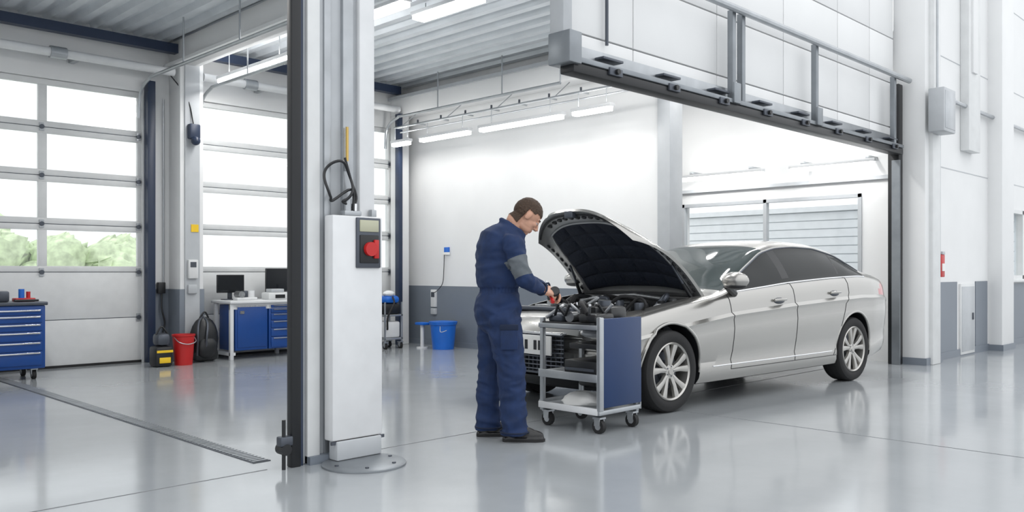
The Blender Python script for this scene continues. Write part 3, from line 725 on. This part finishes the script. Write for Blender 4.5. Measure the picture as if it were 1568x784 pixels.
b.caps([nsh,nsh.lerp(nel,.5)+W(.0,-.005,.0),nel,nel.lerp(nwr,.5)+W(0,0,-.008),nwr],[.078,.066,.06,.052,.042],cloth)
b.caps([fsh,fsh.lerp(fel,.5),fel,fel.lerp(fwr,.5),fwr],[.078,.066,.06,.052,.042],cloth)
b.caps([W(-.07,0,1.38),nsh],[.09,.078],cloth); b.caps([W(-.07,0,1.38),fsh],[.09,.078],cloth)
# legs
b.caps([W(-.062,-.085,.86),W(-.035,-.10,.7),W(-.005,-.105,.5),W(.0,-.105,.34),W(.015,-.105,.13)],[.125,.118,.100,.098,.092],cloth)
b.caps([W(-.125,.085,.86),W(-.14,.09,.7),W(-.15,.09,.5),W(-.17,.09,.34),W(-.175,.09,.13)],[.125,.112,.095,.09,.085],cloth)
b.tube([W(.015,-.105,.15),W(.02,-.105,.055)],[.094,.1],cloth,20); b.tube([W(-.175,.09,.15),W(-.172,.09,.055)],[.087,.092],cloth,20)
# collar
b.tube([W(.004+.080*math.cos(t),.012+.080*math.sin(t),1.512-.055*math.cos(t)) for t in np.linspace(0,2*math.pi,24,endpoint=False)],.020,cloth,8,closed=True)
me=fuse(b,.0095,4)
for m in (cloth,clothg,clothd): me.materials.append(m)
bm=bmesh.new(); bm.from_mesh(me); bm.normal_update()
def segd(p,a,c):
    d=c-a; t=(p-a).dot(d)/d.length_squared; tc_=max(0,min(1,t)); return (p-(a+d*tc_)).length,t
joints=[(nel,.15),(fel,.14),(W(-.005,-.105,.5),.18),(W(-.15,.09,.5),.18),(W(-.06,-.1,.84),.18),(W(.0,-.105,.12),.18),(W(-.17,.09,.12),.18),(nsh,.15),(W(-.085,0,1.13),.2)]
for v in bm.verts:
    p=v.co; amp=.007
    for j,r_ in joints:
        d=(p-j).length
        if d<r_: amp=max(amp,.007+.013*(1-d/r_))
    wv=p+Vector((noise.noise(p*4),noise.noise(p*4+Vector((5,5,5))),noise.noise(p*4+Vector((9,1,4)))))*.08
    q=Vector((wv.x*7,wv.y*7,wv.z*17)); nv=noise.noise(q)
    rid=1-abs(noise.noise(Vector((wv.x*6+3,wv.y*6,wv.z*13)))*3.2); rid=max(rid,-.4)
    q3=noise.noise(Vector((p.x*22,p.y*22,p.z*7)))
    dz=nv*amp*.7+ (rid-.3)*amp*.9+q3*.003
    if abs(p.z-1.065)<.02 and (p-W(-.085,0,1.065)).length<.22: dz=.004*math.sin(math.atan2(p.y+.0,p.x)*46)-.004
    v.co=p+v.normal*dz
for a_,c_ in ((nsh,nel),(fsh,fel)):
    for t_ in (.40,.93):
        fs=[f for f in bm.faces if segd(f.calc_center_median(),a_,c_)[0]<.12 and abs(segd(f.calc_center_median(),a_,c_)[1]-t_)<.2]
        g=list(set([v for f in fs for v in f.verts]))+list(set([e for f in fs for e in f.edges]))+fs
        bmesh.ops.bisect_plane(bm,geom=g,plane_co=a_.lerp(c_,t_),plane_no=(c_-a_).normalized(),dist=1e-5)
for f in bm.faces:
    p=f.calc_center_median(); f.smooth=True
    dn,tn=segd(p,nsh,nel); df,tf=segd(p,fsh,fel)
    if (dn<.093 and .40<tn<.93) or (df<.093 and .40<tf<.93):
        f.material_index=1
bm.to_mesh(me); bm.free(); link(me,'coverall',man)
b=MB()
b.tube([W(.02+.103*math.cos(t),-.105+.103*math.sin(t),.07) for t in np.linspace(0,2*math.pi,28,endpoint=False)],.006,clothd,6,closed=True)
b.tube([W(-.172+.095*math.cos(t),.09+.095*math.sin(t),.07) for t in np.linspace(0,2*math.pi,28,endpoint=False)],.006,clothd,6,closed=True)
MP=Matrix.Translation(W(-.02,-.222,.74))@Matrix.Rotation(-math.pi/4,4,'Z')
b.box((-.06,-.006,-.085),(.06,.006,.085),cloth,.005,M=MP); b.box((-.064,-.01,.05),(.064,.008,.09),clothd,.005,M=MP)
for wr,pr in ((nwr,nel),(fwr,fel)):
    d=(wr-pr).normalized(); x_,y_,_=frame(d); b.tube([wr+d*.012+(x_*math.cos(t)+y_*math.sin(t))*.043 for t in np.linspace(0,2*math.pi,20,endpoint=False)],.008,clothd,6,closed=True)
b.obj('coverall_trim',man)
# shoes
for nm,hx,a_,ya in (('shoe_right',.02,-.105,-.05),('shoe_left',-.172,.09,.12)):
    b=MB(); c=math.cos(ya);s_=math.sin(ya)
    def S(x,y,z): return W(hx+x*c-y*s_,a_+x*s_+y*c,z)
    b.loft([[S(px*1.0,py,z) for px,py in [(-.085,-.02),(-.07,-.038),(0,-.038),(.09,-.046),(.15,-.046),(.195,-.03),(.21,0),(.195,.03),(.15,.046),(.09,.046),(0,.038),(-.07,.038),(-.085,.02)]] for z in (.0,.028)],leather)
    Mr=Matrix(((Rv.x*c+Fv.x*s_,-Rv.x*s_+Fv.x*c,0,0),(Rv.y*c+Fv.y*s_,-Rv.y*s_+Fv.y*c,0,0),(0,0,1,0),(0,0,0,1)))
    b.sph(S(.12,0,.042),(.085,.042,.038),leather,rot=Mr,seg=20); b.sph(S(.05,0,.06),(.1,.038,.045),leather,rot=Mr,seg=20); b.sph(S(-.03,0,.055),(.055,.038,.05),leather,rot=Mr,seg=20); b.tube([S(-.01,0,.06),S(-.01,0,.13)],[.045,.048],leather,18)
    m2=fuse(b,.006,3); m2.materials.append(leather); shade(m2,60); link(m2,nm,man)
    b=MB(); b.loft([[S(px*1.02,py*1.06,z) for px,py in [(-.085,-.02),(-.07,-.038),(0,-.036),(.09,-.046),(.15,-.046),(.195,-.03),(.21,0),(.195,.03),(.15,.046),(.09,.046),(0,.036),(-.07,.038),(-.085,.02)]] for z in (.0,.02)],blackr)
    for k in range(4): b.tube([S(.05+k*.022,-.022,.1-k*.008),S(.05+k*.022,.022,.1-k*.008)],.004,dsteel,6)
    b.obj(nm+'_sole',man)
# head
pit=math.radians(44); yw=math.radians(14)
fd=(Rv*math.cos(yw)+Fv*math.sin(yw)); ld=(-Rv*math.sin(yw)+Fv*math.cos(yw))
hx=fd*math.cos(pit)-Zv*math.sin(pit); hz=fd*math.sin(pit)+Zv*math.cos(pit); hy=ld
HC=W(.106,.025,1.590)
HS=1.06
HM=Matrix(((hx.x*HS,hy.x*HS,hz.x*HS,HC.x),(hx.y*HS,hy.y*HS,hz.y*HS,HC.y),(hx.z*HS,hy.z*HS,hz.z*HS,HC.z),(0,0,0,1))); HI=HM.inverted()
b=MB(); sp=lambda c,r,rot=None: b.sph(c,r,skin,M=HM,seg=24,rot=rot)
sp((-.014,0,.028),(.098,.077,.088)); sp((.025,0,-.03),(.066,.062,.078)); sp((.052,0,-.082),(.034,.036,.028)); sp((.064,0,-.094),(.018,.022,.017))
sp((.03,.03,-.062),(.05,.026,.035)); sp((.03,-.03,-.062),(.05,.026,.035))
sp((.072,0,.034),(.016,.048,.012)); sp((.06,.036,-.012),(.026,.022,.022)); sp((.06,-.036,-.012),(.026,.022,.022))
b.tube([HM@Vector(p) for p in ((.082,0,.026),(.097,0,.004),(.112,0,-.018),(.104,0,-.028))],[.008,.010,.013,.010],skin,12); sp((.098,.011,-.024),(.011,.008,.008)); sp((.098,-.011,-.024),(.011,.008,.008))
sp((.084,0,-.052),(.012,.024,.007)); sp((.082,0,-.063),(.012,.022,.008))
for s_ in (-1,1):
    sp((-.008,s_*.078,-.002),(.019,.008,.032),Matrix.Rotation(.2,4,'Y')); sp((-.002,s_*.074,-.012),(.012,.01,.018))
b.caps([HM@Vector((-.03,0,-.03)),HM@Vector((-.048,0,-.08)),W(.0,.012,1.475)],[.056,.055,.06],skin)
m2=fuse(b,.004,3)
for m in (skin,hairm,lip): m2.materials.append(m)
bm=bmesh.new(); bm.from_mesh(m2); bm.normal_update()
def ishair(p):
    x,y,z=p
    ear = abs(y)>.066 and -.032<x<.018 and -.04<z<.034
    if ear: return False
    if x>.03: return z>.055
    if x>-.032: return z>.0+1.7*max(0,x) if abs(y)>.05 else z>.03
    return z>-.088-.2*(x+.035)
for v in bm.verts:
    p=HI@v.co
    if ishair(p): v.co+=v.normal*(.006+.0035*noise.noise(p*90)+.008*max(0,p.z-.05)/.06)
for f in bm.faces:
    p=HI@f.calc_center_median(); f.smooth=True
    if ishair(p): f.material_index=1
    elif p.x>.084 and abs(p.y)<.021 and -.068<p.z<-.047: f.material_index=2
bm.to_mesh(m2); bm.free(); link(m2,'head',man)
b=MB()
for s_ in (-1,1):
    b.sph((.075,s_*.031,.010),.0115,bayside,M=HM,seg=14); b.sph((.0845,s_*.032,.005),.0045,black,M=HM,seg=10); b.sph((.0765,s_*.031,.0165),(.0135,.0145,.0095),skin,M=HM,seg=14); b.sph((.0755,s_*.031,.001),(.011,.013,.006),skin,M=HM,seg=14)
    b.tube([HM@Vector(p) for p in ((.088,s_*.014,.034),(.085,s_*.03,.039),(.074,s_*.048,.034))],.004,hairm,6)
b.obj('eyes',man)
# hands
def hand(name,wr,dirv,upv,side):
    x_=dirv.normalized(); z_=(upv-x_*upv.dot(x_)).normalized(); y_=z_.cross(x_)*side
    M=Matrix(((x_.x,y_.x,z_.x,wr.x),(x_.y,y_.y,z_.y,wr.y),(x_.z,y_.z,z_.z,wr.z),(0,0,0,1)))
    b=MB()
    b.box((.015,-.04,-.014),(.098,.04,.014),skin,.012,M=M); b.sph((.05,.024,-.01),(.035,.018,.018),skin,M=M); b.sph((.05,-.026,-.008),(.035,.015,.016),skin,M=M)
    b.tube([M@Vector((-.05,0,0)),M@Vector((.03,0,0))],[.027,.03],skin,14)
    for yy,xx,ln,r_,cu in ((.030,.095,(.042,.026,.020),.0092,.55),(.010,.099,(.046,.030,.021),.0095,.65),(-.010,.096,(.042,.028,.020),.009,.75),(-.029,.088,(.034,.020,.017),.008,.85)):
        p=Vector((xx-.012,yy,0)); pts=[p.copy()]; a=0; rs=[r_*1.08]
        p=p+Vector((.012,0,0))
        for k,l_ in enumerate(ln):
            a+=cu*(1,1.15,.7)[k]; p=p+Vector((l_*math.cos(a),-.0*yy,-l_*math.sin(a))); pts.append(p.copy()); rs.append(r_*(1,.93,.85)[k])
        b.caps([M@q for q in pts],rs,skin,12)
    b.caps([M@Vector(q) for q in ((.03,.03,-.008),(.062,.052,-.022),(.088,.050,-.042),(.104,.038,-.056))],[.014,.0115,.0105,.009],skin,12)
    m2=fuse(b,.0032,2); m2.materials.append(skin); shade(m2,70); link(m2,name,man); return M
Mr=hand('hand_right',nwr+(nwr-nel).normalized()*.005,W(.9,.35,-.3),W(.0,-.55,.85),1)
Ml=hand('hand_left',fwr+(fwr-fel).normalized()*.005,W(.85,-.3,-.35),W(0,.5,.85),-1)
b=MB()
c=Mr@Vector((.10,.0,-.035)); ax=(Mr.to_3x3()@Vector((0,1,0))).normalized()
b.tube([c-ax*.07,c+ax*.09],.014,red,12); b.tube([c+ax*.09,c+ax*.2],.007,chrome,10); 
c=Ml@Vector((.10,0,-.035)); ax=(Ml.to_3x3()@Vector((0,1,0))).normalized()
b.tube([c-ax*.06,c+ax*.07],.014,black,12); b.tube([c+ax*.07,c+ax*.1],.035,black,16); b.tube([c-ax*.06,c-ax*.09],.02,dsteel,12)
b.obj('hand_tool',man)

# ------------------------------------------------------------------ world, camera
w=bpy.data.worlds.new('World'); sc.world=w; w.use_nodes=True; nt=w.node_tree; bg=nt.nodes['Background']
tc=nt.nodes.new('ShaderNodeTexCoord'); sp_=nt.nodes.new('ShaderNodeSeparateXYZ'); rp=nt.nodes.new('ShaderNodeValToRGB')
nt.links.new(tc.outputs['Generated'],sp_.inputs[0]); nt.links.new(sp_.outputs['Z'],rp.inputs[0])
rp.color_ramp.elements[0].position=0.0; rp.color_ramp.elements[0].color=(.64,.66,.68,1)
rp.color_ramp.elements[1].position=.9; rp.color_ramp.elements[1].color=(.97,.985,1,1)
nt.links.new(rp.outputs[0],bg.inputs[0]); bg.inputs[1].default_value=1.65
cam=bpy.data.cameras.new('Camera'); co=bpy.data.objects.new('Camera',cam); COL.objects.link(co)
co.location=(0,0,1.2); co.rotation_euler=(math.pi/2,0,-math.pi/4); cam.lens=30; cam.sensor_width=36; cam.shift_y=.0147; cam.clip_end=200
sc.camera=co
sc.view_settings.view_transform='Standard'
sc.view_settings.exposure=.17
